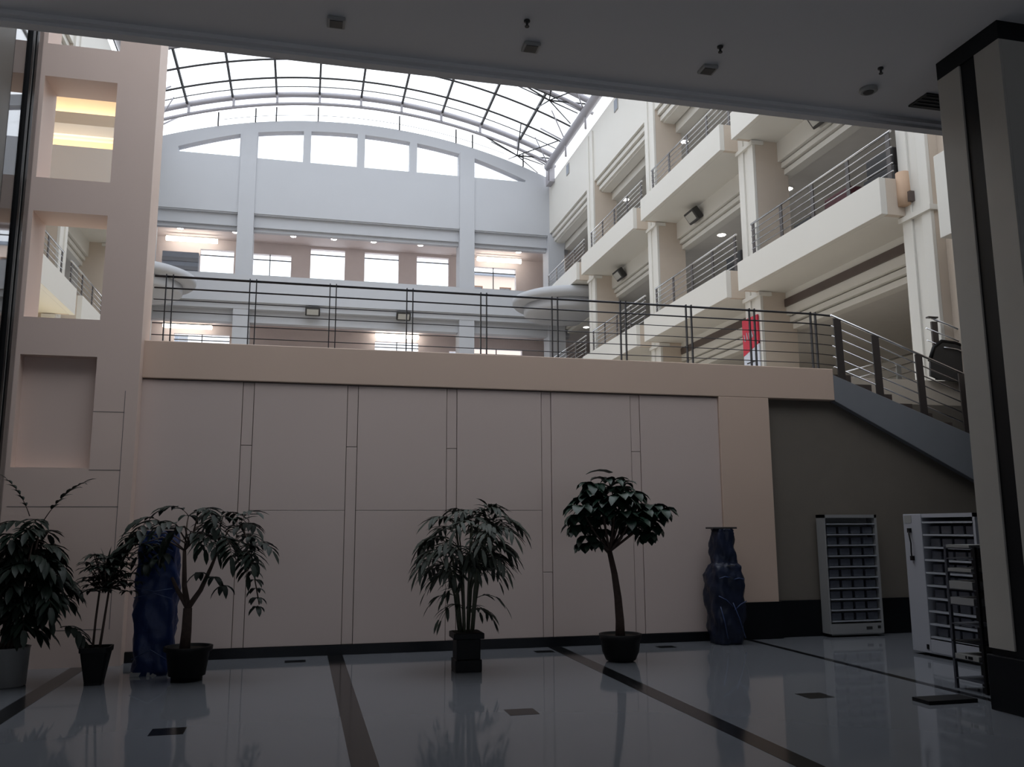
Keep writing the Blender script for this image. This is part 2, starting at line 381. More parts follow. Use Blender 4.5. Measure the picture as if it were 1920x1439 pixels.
for y, l in zip(py[1:], where[1:]): dup(pr, (11.13, y, 4.24), l, 'right gallery piers')
for y, l in ((26.05, 'white pier of the left gallery seen through the openings of the beige tower, nearer one'), (32.35, 'white pier of the left gallery seen through the openings of the beige tower, farther one')):
    dup(pr, (mx(11.13), y, 4.24), l, 'left gallery piers', rz=math.pi)

# balcony parapets
def mk_parapet(L=5.66):
    t = thing('balcony_parapet', 'x', 'balcony', (0, 0, 0))
    MB().box(0, .14, -L/2, L/2, 0, .74).build('front_panel', 'gallery_white', t, bevel=.008)
    MB().box(.14, 1.26, -L/2+.12, L/2-.12, 0, .12).build('soffit', 'gallery_white', t)
    MB().box(.14, 1.26, -L/2, -L/2+.12, .0, .74).build('end_panel', 'pier_tan', t, bevel=.004)
    MB().box(.14, 1.26, L/2-.12, L/2, .0, .74).build('end_panel', 'pier_tan', t, bevel=.004)
    return t
pp = mk_parapet(); n = 0
names = {0: 'lower', 1: 'upper'}
ords = ['nearest', 'second', 'third', 'farthest']
for li, (z0, z1) in enumerate(LV):
    for bi, (y0, y1) in enumerate(bays):
        l = f'projecting white balcony front on the {names[li]} gallery level at right, {ords[bi]} bay from the stair'
        if n == 0: pp.location = (10.6, (y0+y1)/2, z0); pp['label'] = l; pp['group'] = 'right balcony fronts'
        else: dup(pp, (10.6, (y0+y1)/2, z0), l, 'right balcony fronts')
        n += 1
for bi in (1, 2):
    for li in (0, 1):
        y0, y1 = bays[bi]
        dup(pp, (mx(10.6), (y0+y1)/2, LV[li][0]), f'white balcony front of the left gallery, {names[li]} level, {"nearer" if bi == 1 else "farther"} bay behind the beige tower', 'left balcony fronts', rz=math.pi)
# nearest piece beside the column, its lower level hangs lower
tag(MB().box(10.6, 11.2, 8.8, 12.3, 6.6, 8.1).build('balcony_parapet', 'gallery_white', bevel=.01), 'piece of white balcony front just left of the big dark column', 'balcony')
S(MB().box(11.4, 12.4, 8.8, 13.1, 4.24, 18), 'wall_right_pier', 'pier_tan')

# gallery railings
def mk_rail(L=5.5):
    t = thing('gallery_railing', 'x', 'railing')
    for k in range(6):
        z = 1.02-k*.165
        MB().tube([(0, -L/2, z), (0, L/2, z)], .028 if k == 0 else .014, 6).build('handrail' if k == 0 else 'bar', 'steel' , t)
    for i in range(5):
        y = -L/2+.1+i*(L-.2)/4
        MB().box(-.01, .01, y-.06, y+.06, 0, 1.0).build('post', 'post_brown', t)
    return t
gr = mk_rail(); n = 0
for li, (z0, z1) in enumerate(LV):
    for bi, (y0, y1) in enumerate(bays):
        l = f'steel bar railing above the {names[li]} balcony front at right, {ords[bi]} bay from the stair'
        p = (11.0, (y0+y1)/2, z1)
        if n == 0: gr.location = p; gr['label'] = l; gr['group'] = 'right gallery railings'
        else: dup(gr, p, l, 'right gallery railings')
        n += 1
for bi in (1, 2):
    y0, y1 = bays[bi]
    dup(gr, (mx(11.0), (y0+y1)/2, LV[0][1]), f'steel railing on the left gallery seen through the tower opening, {"nearer" if bi == 1 else "farther"} bay', 'left gallery railings')

# =====================================================================
# FAR WALL
# =====================================================================
ZC, RW = -4.45, 24.73
def arch(x, c=1.88): return ZC+math.sqrt(RW*RW-(x-c)**2)
def wtop(x, tri):
    return arch(x)-(.50 if not tri else .50+.06*max(0, abs(x-XC)-5.4))
lun = [(-5.82, -3.22, 1), (-2.46, -.46, 0), (-.12, 1.98, 0), (2.32, 4.41, 0), (4.75, 6.76, 0), (7.51, 10.02, 1)]
YF = 38.6
bk = sorted(set([-8.0, 12.2]+[v for l in lun for v in l[:2]]+[round(-7.9+i*.25, 3) for i in range(81)]))
b = MB()
def strip(x0, x1, za0, za1, zb0, zb1, y0=YF, y1=YF+.45):
    b.prism([(x0, za0), (x1, za1), (x1, zb1), (x0, zb0)], y0, y1)
for x0, x1 in zip(bk[:-1], bk[1:]):
    if x1-x0 < 1e-4: continue
    mid = (x0+x1)/2; win = [l for l in lun if l[0] < mid < l[1]]
    if win:
        tri = win[0][2]
        strip(x0, x1, 15.55, 15.55, 18.17, 18.17)
        strip(x0, x1, max(18.2, wtop(x0, tri)), max(18.2, wtop(x1, tri)), arch(x0), arch(x1))
    else: strip(x0, x1, 15.55, 15.55, arch(x0), arch(x1))
for a, c in ((-3.17, -2.48), (6.8, 7.5)): b.box(a, c, YF-.05, YF, 15.5, arch(a)-.42)
# bands below: stepped beams, parapets
b.box(-8, 12.2, YF+.05, YF+.6, 15.5, 15.56)
b.box(-8, 12.2, YF+.2, YF+.6, 14.98, 15.6).box(-8, 12.2, YF+.34, YF+.6, 14.82, 15.0)
b.box(-8, 12.2, YF-.25, YF+.1, 11.43, 12.65).box(-8, 12.2, YF-.1, YF+.5, 11.15, 11.5).box(-8, 12.2, YF+.25, YF+.7, 10.62, 11.2)
for a, c in ((-3.17, -2.48), (6.8, 7.5), (-7.4, -6.6), (11.1, 11.9)): b.box(a, c, YF-.08, YF+.9, 4.24, 15.6)
S(b, 'wall_far', 'wall_white')
for i, (a, c, tri) in enumerate(lun):
    q = MB(); n_ = 8; top = [(a+(c-a)*k/n_, max(18.21, wtop(a+(c-a)*k/n_, tri))) for k in range(n_+1)]
    q.prism([(a, 18.17), (c, 18.17)]+top[::-1], YF+.2, YF+.215); S(q, f'window_{i+3}', 'window_glass')
# back wall with windows
YW = 42.6
w4 = [(-5.13, -3.58, 13.3, 15.0), (-2.9, -.89, 13.3, 14.95), (.04, 1.71, 13.3, 15.38), (2.68, 4.39, 13.3, 15.38), (5.31, 6.95, 13.3, 15.36), (7.35, 7.72, 13.3, 15.2), (8.1, 10.5, 13.3, 15.02), (12.05, 12.36, 13.3, 15.45)]
w3 = [(-6.1, -3.6, 8.8, 10.8), (3.28, 5.45, 8.8, 10.84), (8.1, 10.8, 8.8, 10.7), (7.0, 7.9, 8.8, 10.5)]
b = MB(); allw = w4+w3
def wallgrid(b, wins, x0, x1, z0, z1, y0, y1):
    X = sorted(set([x0, x1]+[q for w_ in wins for q in w_[:2]])); 
    for a, c in zip(X[:-1], X[1:]):
        mid = (a+c)/2; hs = sorted((w_[2], w_[3]) for w_ in wins if w_[0] < mid < w_[1]); z = z0
        for h0, h1 in hs: b.box(a, c, y0, y1, z, h0); z = h1
        b.box(a, c, y0, y1, z, z1)
wallgrid(b, allw, -9, 17.5, 4.24, 18, YW, YW+.3)
S(b, 'wall_far_inner', 'far_inner')
for i, (a, c, z0, z1) in enumerate(allw):
    S(MB().box(a, c, YW+.1, YW+.11, z0, z1), f'window_{i+9}', 'window_glass')
    f = MB(); f.box(a, c, YW+.05, YW+.12, z0+.55, z0+.585); f.box(a, c, YW+.05, YW+.12, z1-.3, z1-.26)
    if c-a > 2: f.box((a+c)/2-.02, (a+c)/2+.02, YW+.05, YW+.12, z0, z1)
    S(f, f'trim_{i+4}', 'bar_black')
S(MB().box(-9, 17.5, YF+.4, YW, 11.4, 12.4).box(-9, 17.5, YF+.8, YW, 15.5, 15.8).box(-9, 17.5, YF+.5, YW, 7.9, 8.33).box(-9, 17.5, YF+.5, YW, 11.2, 11.4), 'ceiling_far', 'far_inner')

# lights in the far galleries
dl = MB().lathe([(.14, 0), (.14, -.03), (.12, -.04)], 16)
d0 = None
def downlight(loc, label, group, s=1):
    global d0
    if d0 is None:
        d0 = thing('downlight', label, 'downlight', loc, group)
        rm = MB().lathe([(.16, 0), (.16, -.02)], 18).build('rim', 'gallery_white', d0); MB().lathe([(.125, -.02), (.12, -.03)], 18).build('lamp', 'lamp_on', rm)
        return d0
    return dup(d0, loc, label, group)
for x, l in ((-5.9, 'glowing downlight over the far upper gallery, leftmost of the row'), (-3.45, 'glowing downlight over the far upper gallery, half hidden by the left far column'), (-.8, 'glowing downlight over the far upper gallery, first right of the left far column'), (1.1, 'glowing downlight above the far window with the tilted sign post'), (3.0, 'glowing downlight above the third pair of far windows, row middle'), (5.3, 'glowing downlight over the far upper gallery just left of the right far column'), (10.3, 'glowing downlight above the orange-lit far window')):
    downlight((x, 41.2, 15.5), l, 'far gallery downlights')
for (x, y), l in {(12.56, 32.0): 'glowing downlight in the upper right gallery, farthest bay', (12.6, 26.4): 'glowing downlight in the upper right gallery behind the second far railing', (12.66, 23.8): 'glowing downlight in the upper right gallery close under the ceiling edge'}.items():
    downlight((x, y, 15.0), l, 'upper gallery downlights')
for (x, y), l in {(12.68, 24.15): 'glowing downlight in the lower right gallery, second bay', (12.68, 20.25): 'glowing downlight in the lower right gallery beside the second pier', (12.55, 37.4): 'glowing downlight in the lower right gallery near the round canopy'}.items():
    downlight((x, y, 10.84), l, 'lower gallery downlights')
downlight((14.4, 23.6, 6.7), 'glowing downlight low behind the balcony railing right of the banner', 'balcony level downlights')
for x0, x1, z, y, l in ((-6.6, -4.3, 15.2, 41.9, 'long glowing tube light in the far upper gallery at left'), (8.3, 10.6, 15.22, 41.9, 'long glowing tube light above the orange far window'), (-6.5, -4.35, 11.0, 41.9, 'long glowing tube light in the far lower gallery at left'), (3.27, 5.4, 11.05, 42.2, 'long glowing tube light in the far lower gallery at centre')):
    t = thing('tube_light', l, 'tube light', ((x0+x1)/2, y, z), 'far tube lights'); h = (x1-x0)/2
    MB().tube([(-h, 0, 0), (h, 0, 0)], .11, 10).build('tube', 'tube_on', t); MB().box(-h, h, -.06, .06, .1, .16).build('housing', 'gallery_white', t)

# buildings outside the far windows
t = thing('building', 'orange brick building seen through the far right window', 'building', (13.4, 62, 0))
wl = MB(); wallgrid(wl, [(x, x+.9, z, z+1.2) for x in (-1.6, .6) for z in (9, 12.5, 15.4, 18.4)], -2.3, 2.3, 0, 20.4, 0, .4); wl.build('wall', 'brick_orange', t); wq = kids(t)[0]
MB().box(-2.3, 2.3, .4, 6, 0, 20.3).build('interior', 'bldg_grey', t); MB().box(-2.4, 2.4, -.3, 6.2, 20.4, 20.6).build('roof', 'bldg_grey', t)
for x in (-1.6, .6):
    for z in (12.5, 15.4, 18.4): MB().box(x, x+.9, .1, .14, z, z+1.2).build('window', 'window_glass', wq)
t = thing('building', 'blue-grey office block seen through the far left window', 'building', (-12.6, 62, 0))
wl = MB(); wallgrid(wl, [(x, x+1.5, z, z+1.2) for x in (-4, -1.8, .4, 2.2) for z in (9, 12, 15, 18)], -5, 4, 0, 20.6, 0, .4); wl.build('wall', 'bldg_grey', t)
MB().box(-5, 4, .4, 5, 0, 20.5).build('interior', 'stringer', t); MB().box(-5.2, 4.2, -.3, 5, 20.6, 20.8).build('roof', 'stringer', t)

# floodlights
fl = None
def flood(loc, rz, label):
    global fl
    if fl is None:
        fl = thing('floodlight', label, 'floodlight', loc, 'wall floodlights', rz)
        M = Matrix.Rotation(R(35), 4, 'X')
        hs = MB().box(-.32, .32, -.32, -.1, -.2, .2, M).build('housing', 'fixture_dark', fl, bevel=.03)
        MB().box(-.25, .25, -.335, -.315, -.13, .13, M).build('lens', 'fixture_lens', hs)
        MB().box(-.04, .04, -.2, 0, -.04, .04).build('bracket', 'fixture_dark', fl)
    else: dup(fl, loc, label, 'wall floodlights', rz)
for y, l in ((24.0, 'black floodlight under the upper balcony, nearest of the three on the right wall'), (30.6, 'black floodlight under the upper balcony, middle of the three on the right wall'), (37.0, 'black floodlight beside the round canopy, farthest on the right wall'), (17.1, 'black floodlight on the right wall, tucked under the dark ceiling edge')):
    flood((11.84, y, 11.45), -math.pi/2, l)
flood((.2, 38.5, 11.27), 0, 'black floodlight on the far wall left of centre'); flood((4.2, 38.5, 11.27), 0, 'black floodlight on the far wall, second one, right of centre')

# small square wall openings near the top
for y, l in ((35.5, 'dark square vent high on the right wall near the far corner'), (29.25, 'dark square vent high on the right wall near the ceiling edge')):
    t = thing('wall_vent', l, 'vent', (11.2, y, 17.6), 'high wall vents')
    MB().box(-.03, 0, -.2, .2, -.22, .28).build('frame', 'lamp_grey', t, bevel=.01); MB().box(-.035, -.02, -.17, .17, -.19, .25).build('grille', 'bldg_grey', t)

# round canopies (curved balcony corners)
def halfdisc(t, cx, cy, rx, ry, z0, z1, name, k=1.0):
    q = MB().use('gallery_white'); q.sm = True; pr_ = [(.72*k, z0), (.93*k, z0+(z1-z0)*.25), (1*k, z0+(z1-z0)*.6), (1*k, z1)]
    q.lathe(pr_, 48, (cx, cy, 0), 0, rx, ry); return q.build(name, None, t)
def disc(cx, label):
    t = thing('round_balcony', label, 'balcony', (cx, 35.7, 10.8))
    q = MB().use('wall_white'); q.lathe([(1.9, .45), (2.38, .5), (2.45, .58), (2.45, .78), (2.3, .84)], 56, (0, 0, 0), 0, 1, 1.0); q.build('upper_tier', None, t)
    q = MB().use('wall_white'); q.lathe([(1.4, 0), (1.85, .05), (1.95, .14), (1.95, .45)], 56); q.build('lower_tier', None, t)
disc(11.15, 'white two-tier rounded canopy in the far right corner of the atrium'); disc(-6.85, 'white rounded canopy jutting out beside the beige tower at left')

# =====================================================================
# VAULTED SKYLIGHT
# =====================================================================
sk = thing('skylight_roof', 'barrel-vaulted glass roof with dark glazing bars over the atrium', 'skylight', (2.15, 23.5, 18))
org = (2.15, 23.5, 18)
ZT, RT, XT = -2.43, 23.6, 1.9
def az(x, d=0): return ZT+math.sqrt((RT+d)**2-(x-XT)**2)
XA, XB = -7.2, 11.3
def arcpts(y, d=0, n=30, x0=XA, x1=XB): return [(x0+(x1-x0)*i/n, y, az(x0+(x1-x0)*i/n, d)) for i in range(n+1)]
YE, YS = 38.9, -3.2
b = MB(); A = arcpts(YS, .08); B = arcpts(YE, .08)
for i in range(30): b.poly([A[i], A[i+1], B[i+1], B[i]])
O(b, 'glazing', 'sky_glass', sk, org)
lx = [-7.2]+[-5.42+1.868*i for i in range(9)]+[11.25]
for x in lx: O(MB().box(x-.045, x+.045, YS, YE-.9, az(x)-.06, az(x)+.06), 'glazing_bar', 'bar_black', sk, org)
y = 36.25; ys = [37.05]
while y > YS: ys.append(y); y -= 1.56
for y in ys: O(MB().tube(arcpts(y), (.042 if y < 37 else .022), 6), 'arched_bar', 'bar_black', sk, org)
def truss(y):
    O(MB().tube(arcpts(y, -.02), .13, 8), 'truss_chord', 'truss_grey', sk, org)
    O(MB().tube(arcpts(y, -.46), .075, 8), 'truss_chord', 'truss_grey', sk, org)
    q = MB()
    for i in range(1, 10):
        x = XA+(XB-XA)*i/10; q.box(x-.05, x+.05, y-.1, y+.1, az(x, -.44), az(x, 0))
    O(q, 'truss_web', 'truss_grey', sk, org)
    # tie rods fanning down from the chord ends
    q = MB(); e = Vector((XB-.3, y, az(XB)-.1))
    for dx, dy, dz in ((-1.8, -1.6, .9), (-2.6, 1.2, 1.2), (-1.5, 2.2, .6)):
        nd = Vector((e.x-1.6, y, az(XB-1.6)-.75)); q.tube([tuple(nd), (e.x+dx, y+dy, az(e.x+dx)-.03)], .028, 5); q.tube([tuple(nd), (e.x, y+dy, az(e.x)-.05)], .028, 5)
    q.tube([tuple(e), tuple(nd)], .035, 5); q.tube([(e.x-3.6, y, az(e.x-3.6)-.4), tuple(nd)], .035, 5)
    O(q, 'tie_rods', 'bar_black', sk, org)
for y in (37.75, 32.2, 26.0, 19.7): truss(y)
for sgn, x in ((1, 10.95), (-1, -6.75)):
    O(MB().tube([(x, YS, 18.72), (x, YE-1, 18.72)], .2, 12), 'gutter_tube', 'truss_grey', sk, org)
    q = MB()
    for y in (37.75, 35, 32.2, 29.1, 26.0, 22.8, 19.7, 16, 13):
        q.tube([(x, y, 18.0), (x, y, 18.8)], .05, 6); q.tube([(x, y, 18.7), (x+.3*sgn, y, az(x+.25*sgn))], .06, 6)
        q.tube([(x, y, 18.7), (x-.9*sgn, y+.9, az(x-.9*sgn)-.05)], .04, 6); q.tube([(x, y, 18.7), (x-.9*sgn, y-.9, az(x-.9*sgn)-.05)], .03, 6)
    O(q, 'gutter_strut', 'truss_grey', sk, org)
    O(MB().box(min(x, x+.25*sgn), max(x, x+.25*sgn), 37.6, 38.3, 17.9, 19.0), 'corner_post', 'truss_grey', sk, org)
q = MB()
for x in (-4.2, -2.6, -1.7, .16, 3.9, 6.6, 7.4, 9.9): q.box(x-.03, x+.03, 38.56, 38.62, arch(x), az(x)-.2)
O(q, 'clerestory_post', 'bar_black', sk, org)
q = MB().tube([(x, 38.6, arch(x)+.28) for x in [-4+.5*i for i in range(27)]], .012, 5)
O(q, 'clerestory_rail', 'bar_black', sk, org)

# warm lit stepped bulkhead behind the tower opening
t = thing('stepped_bulkhead', 'warm-lit stepped ceiling bulkhead glowing behind the third opening of the beige tower', 'bulkhead', (-4.2, 15.5, 8.2))
MB().box(-2.9, .95, 1.1, 1.2, .9, 2.3).build('amber_wall', 'amber', t)
MB().box(-2.9, .95, .55, .62, .48, .68).box(-2.9, .95, .62, 1.1, .44, .5).build('grey_ledge', 'gallery_white', t)
MB().box(-2.9, .95, .68, .74, .68, .96).build('pale_riser', 'pale_warm', t)
MB().box(-2.9, .95, .72, .8, -.3, .46).build('orange_riser', 'amber', t)
MB().box(-2.9, .95, .1, .17, -.62, .07).build('grey_riser', 'gallery_white', t)
for yy, z, e in ((15.85, .0, 16), (16.4, .8, 22)):
    l = bpy.data.lights.new('warm_cove_light', 'AREA'); l.shape = 'RECTANGLE'; l.size = 2.2; l.size_y = .08; l.energy = e; l.color = (1, .80, .56)
    o = bpy.data.objects.new('warm_cove_light', l); C.objects.link(o); o.location = (-4.4, yy, 8.2+z); o.rotation_euler = (R(155), 0, 0)
# yellow glow at the bottom of the second opening
l = bpy.data.lights.new('warm_shop_light', 'AREA'); l.shape = 'RECTANGLE'; l.size = 2; l.size_y = 1; l.energy = 60; l.color = (1, .78, .3)
o = bpy.data.objects.new('warm_shop_light', l); C.objects.link(o); o.location = (-7.5, 26, 5.0); o.rotation_euler = (R(180), 0, 0)

t = thing('stair_railing', 'far steel bar railing sloping the other way, seen through the stair railing', 'railing', (12.3, 16.6, 4.24))
for k in range(5): MB().tube([(-.9, 0, .75-k*.2), (2.6, 0, 1.75-k*.2)], .02 if k == 0 else .013, 6).build('bar' if k else 'handrail', 'steel', t)
for x in (-.5, .6, 1.7): MB().box(x-.06, x+.06, -.02, .02, -.0, .85+.286*x).build('post', 'lamp_grey', t)
t = thing('shelving_unit', 'dark grey shelving unit in the far upper gallery by the beige tower', 'shelving', (-5.7, 40.5, 12.4))
MB().box(-.8, .75, 0, .5, 0, 1.75).build('body', 'bldg_grey', t)
for z in (.5, .9, 1.3): MB().box(-.8, .76, -.05, 0, z, z+.18).build('shelf', 'stringer', t)
# banner on second pier, cardboard on first
t = thing('banner', 'red and white vertical banner hung on the second pier', 'banner', (11.1, 19.83, 5.0))
MB().box(-.02, .01, -.42, .36, 0, 1.3).build('white_panel', 'banner_white', t); MB().prism([(-.42, 1.25), (.36, 1.05), (.36, 2.0), (-.42, 2.0)], -.03, .012, 'x').build('red_panel', 'red', t)
for k in range(5):
    y = -.3+k*.13; MB().tube([(-.035, y, 1.5-.02*k), (-.035, y+.05, 1.6+.03*(k % 2)), (-.035, y+.03, 1.45)], .014, 5).build('lettering', 'banner_white', t)
MB().box(-.03, -.018, -.3, .2, .82, .85).build('lettering', 'fixture_dark', t)
t = thing('cardboard_tube', 'light brown cardboard wrap around the edge of the nearest pier', 'cardboard', (11.1, 13.73, 7.75))
MB().lathe([(.13, 0), (.135, .2), (.13, .68)], 20).build('wrap', 'cardboard', t); MB().box(-.03, .08, -.2, -.12, .05, .25).build('torn_flap', 'tread', t)
# stock behind the lower gallery railing
for (y, hh, ln, mtl), l in {(17.6, .55, .9, 'dark_stock'): 'pile of dark boxes behind the nearest lower gallery railing, farther end', (16.2, .7, 1.1, 'maroon'): 'maroon covered stock behind the nearest lower gallery railing', (14.7, .95, 1.0, 'dark_stock'): 'tall dark stacked stock behind the nearest lower gallery railing by the first pier', (21.0, .8, 1.0, 'dark_stock'): 'dark boxes behind the second lower gallery railing'}.items():
    t = thing('stacked_stock', l, 'boxes', (11.6, y, 8.33), 'stock on the lower gallery')
    MB().box(-.3, .3, -ln/2, ln/2, 0, hh*.55).build('box', mtl, t, bevel=.04); MB().box(-.25, .25, -ln/2+.1, ln/2-.05, hh*.55, hh).build('box', mtl, t, bevel=.05)

# =====================================================================
# PLANTS AND OBJECTS IN THE HALL
# =====================================================================
def leaf(mb, base, d, L, W, droop=.5, seg=4, fold=.15, tip=.05):
    base = Vector(base); d = Vector(d).normalized(); side = d.cross(Vector((0, 0, 1)))
    if side.length < .1: side = Vector((1, 0, 0))
    side.normalize(); p = base.copy(); n0 = len(mb.v); dd = d.copy(); sm = mb.sm; mb.sm = True
    for i in range(seg+1):
        t = i/seg; wd = W*max(tip if i == seg else .18, math.sin(math.pi*min(1, .12+.88*t))**.75)
        nn = side.cross(dd).normalized()
        mb.v += [tuple(p-side*wd/2+nn*wd*fold), tuple(p), tuple(p+side*wd/2+nn*wd*fold)]
        p = p+dd*(L/seg); dd = (dd+Vector((0, 0, -droop/seg))).normalized()
    for i in range(seg):
        a = n0+3*i; mb.face([a, a+1, a+4, a+3]); mb.face([a+1, a+2, a+5, a+4])
    mb.sm = sm
def frond(mb, st_, base, d, L, nl, ll, lw, droop, ang=55, rr=.006):
    p = Vector(base); dd = Vector(d).normalized(); pts = [tuple(p)]; K = 10; hold = []
    for i in range(K):
        p = p+dd*(L/K); dd = (dd+Vector((0, 0, -droop/K))).normalized(); pts.append(tuple(p)); hold.append((p.copy(), dd.copy()))
    st_.tube(pts, rr, 5, rr*.4)
    for i in range(nl):
        t = .25+.75*i/nl; k = min(K-1, int(t*K)); q, dq = hold[k]
        sd = dq.cross(Vector((0, 0, 1))).normalized(); q = q-dq*(L/K)*(1-(t*K-k))
        for s in (-1, 1):
            a = R(ang-25*t); dv = dq*math.cos(a)+sd*s*math.sin(a)+Vector((0, 0, random.uniform(-.12, .12)))
            leaf(mb, q, dv, ll*(1-.45*abs(t-.5))*random.uniform(.85, 1.1), lw, random.uniform(.5, 1.0), 3)
    leaf(mb, hold[-1][0], hold[-1][1], ll*.8, lw, .4, 3)
def sqpot(t, r, h, mtl='pot_black', rb=.75, sq=8, n=32):
    pt_ = MB().lathe([(r*rb, 0), (r*rb, .03), (r*.97, h-.06), (r*1.05, h-.055), (r*1.07, h), (r*.95, h), (r*.93, h-.03)], n, sq=sq).build('pot', mtl, t)
    MB().lathe([(r*.92, h-.06), (r*.9, h-.04)], n, sq=sq).build('soil', 'soil', pt_)
def cluster(mb, p, n, L, W, up_=.2, droop=.9, seg=4, spread=1):
    a0 = random.uniform(0, 6.28)
    for k in range(n):
        a = a0+2*math.pi*k/n+random.uniform(-.2, .2)
        leaf(mb, p, (math.cos(a)*spread, math.sin(a)*spread, up_+random.uniform(-.25, .25)), L*random.uniform(.8, 1.15), W*random.uniform(.85, 1.1), droop, seg)

# --- palm in the tall square pot ---
t = thing('potted_palm', 'tall bushy palm with many canes in a square black pot, centre of the hall', 'potted plant', (2.0, 10.72, 0))
pt_ = MB().box(-.16, .16, -.16, .16, .0, .14).box(-.145, .145, -.145, .145, .14, .38).box(-.185, .185, -.185, .185, .38, .45).build('pot', 'pot_black', t, bevel=.01)
MB().box(-.16, .16, -.16, .16, .44, .455).build('soil', 'soil', pt_)
lf, stm = MB(), MB(); random.seed(11)
for k in range(13):
    a = 2.4*k; r0 = .11*math.sqrt((k+.5)/13); bx_, by_ = r0*math.cos(a), r0*math.sin(a)
    out = .10+.30*random.random(); H = random.uniform(.6, 1.3); tx, ty = bx_+out*math.cos(a)*.8, by_+out*math.sin(a)*.6
    stm.tube([(bx_, by_, .44), (bx_*1.3+tx*.1, by_*1.3+ty*.1, .44+H*.5), (tx, ty, .44+H)], .017, 6, .011)
    for j in range(4):
        aa = a+random.uniform(-1.6, 1.6); el = random.uniform(.5, 1.5)
        frond(lf, stm, (tx, ty, .44+H-.07*j), (math.cos(aa), math.sin(aa)*.8, el), random.uniform(.36, .56), 4, .30, .052, random.uniform(1.6, 2.3))
for k in range(16):
    a = random.uniform(0, 6.28); z = random.uniform(.6, 1.2)
    frond(lf, stm, (.1*math.cos(a), .1*math.sin(a), z), (math.cos(a), math.sin(a)*.7, random.uniform(.2, .8)), random.uniform(.3, .55), 2, .22, .045, 1.9)
for dx, z0 in ((.3, 1.75), (.15, 1.8), (-.1, 1.65), (.35, 1.6), (.05, 1.7)):
    stm.tube([(dx*.2, 0, .5), (dx*.5, 0, 1.2), (dx, 0, z0)], .012, 6, .009)
    for j in range(3): frond(lf, stm, (dx, 0, z0), (random.uniform(-.8, .8), random.uniform(-.5, .5), 1.0), .42, 4, .26, .05, 2.2)
stm.build('stems', 'cane', t); lf.build('foliage', 'leaf_palm', t)

# --- round-crowned tree in the bowl pot ---
t = thing('potted_tree', 'umbrella-shaped potted tree with large round leaves in a black bowl pot', 'potted plant', (4.05, 10.93, 0))
pt_ = MB().lathe([(.15, 0), (.19, .02), (.235, .12), (.25, .24), (.265, .27), (.275, .34), (.25, .34), (.24, .3)], 36).build('pot', 'pot_black', t)
MB().lathe([(.235, .29), (.23, .31)], 30).build('soil', 'soil', pt_); MB().lathe([(.15, .0), (.16, .006)], 30).build('saucer_rim', 'lamp_grey', t)
tr = MB(); top = (-.12, 0, 1.38)
tr.tube([(0, 0, .3), (0, 0, .5), (-.02, 0, .8), (-.06, 0, 1.1), top], .065, 10, .035)
lf = MB(); random.seed(5)
br_ = [(-.42, .1, 1.75), (-.25, -.15, 1.95), (-.02, .05, 2.02), (.22, -.1, 1.9), (.42, .08, 1.82), (.1, .3, 1.85), (-.2, .25, 1.85), (.08, -.3, 1.8), (-.24, 0, 2.15)]
br_ += [(-.5, -.1, 1.88), (-.35, .2, 2.0), (.3, .2, 2.02), (.5, -.15, 1.92), (.12, 0, 2.1), (-.1, -.25, 2.05)]
for e in br_:
    mid = tuple(top[i]*.45+e[i]*.55+(0, 0, -.04)[i] for i in range(3)); tr.tube([top, mid, e], .018, 6, .009)
    for _ in range(3):
        p = (e[0]+random.uniform(-.12, .12), e[1]+random.uniform(-.12, .12), e[2]+random.uniform(-.08, .1)); tr.tube([e, p], .008, 5); cluster(lf, p, 7, .27, .15, .12, 1.5, 4)
tr.tube([top, (.05, 0, 1.55), (.02, 0, 2.0)], .02, 6, .012); tr.tube([(-.08, 0, 1.3), (-.2, 0, 1.42)], .014, 6, .01)
for p, L in (((-.42, 0, 1.58), .24), ((-.52, .1, 1.72), .26), ((.5, 0, 1.7), .26), ((.36, -.1, 1.62), .24), ((-.36, -.1, 1.5), .2), ((-.45, .05, 1.48), .18), ((.18, 0, 1.68), .2), ((.58, .05, 1.92), .3), ((-.2, .1, 1.66), .2), ((.45, .1, 1.58), .18), ((-.55, 0, 1.85), .26)): cluster(lf, p, 7, L, .14, -.2, 1.8, 4)
for p in ((-.16, 0, 2.3), (-.04, 0, 2.3), (.06, 0, 2.2), (.1, .05, 2.26)): cluster(lf, p, 6, .22, .12, .3, 1.3, 4)
tr.tube([(-.02, 0, 2.0), (-.12, 0, 2.34)], .01, 5)
for k in range(5): leaf(lf, (-.08, -.03*k+.05, 2.40), (-1, .1*k-.2, .25), .36, .13, .8)
tr.build('trunk', 'trunk', t); lf.build('foliage', 'leaf_green', t)

# --- big spreading tree, left, in round pot ---
t = thing('potted_tree', 'wide spreading tree with forked trunk in a round black pot beside the blue bundle', 'potted plant', (-1.2, 10.86, 0))
pt_ = MB().lathe([(.17, 0), (.17, .05), (.2, .06), (.235, .32), (.265, .33), (.27, .38), (.24, .38), (.23, .34)], 36).build('pot', 'pot_black', t)
MB().lathe([(.22, .33), (.21, .35)], 30).build('soil', 'soil', pt_)
tr, lf = MB(), MB(); random.seed(21); f0 = (-.03, 0, .8)
tr.tube([(-.04, 0, .34), (-.03, 0, .55), f0], .062, 10, .05)
tr.tube([f0, (-.08, 0, 1.05), (-.1, 0, 1.45)], .038, 8, .02); tr.tube([f0, (.1, 0, 1.0), (.2, 0, 1.25), (.26, .0, 1.42)], .034, 8, .014); tr.tube([f0, (-.16, 0, 1.02), (-.22, 0, 1.15)], .03, 8, .016)
hubs = [(-.1, 0, 1.45), (-.05, 0, 1.5), (.26, 0, 1.42), (-.22, 0, 1.3)]
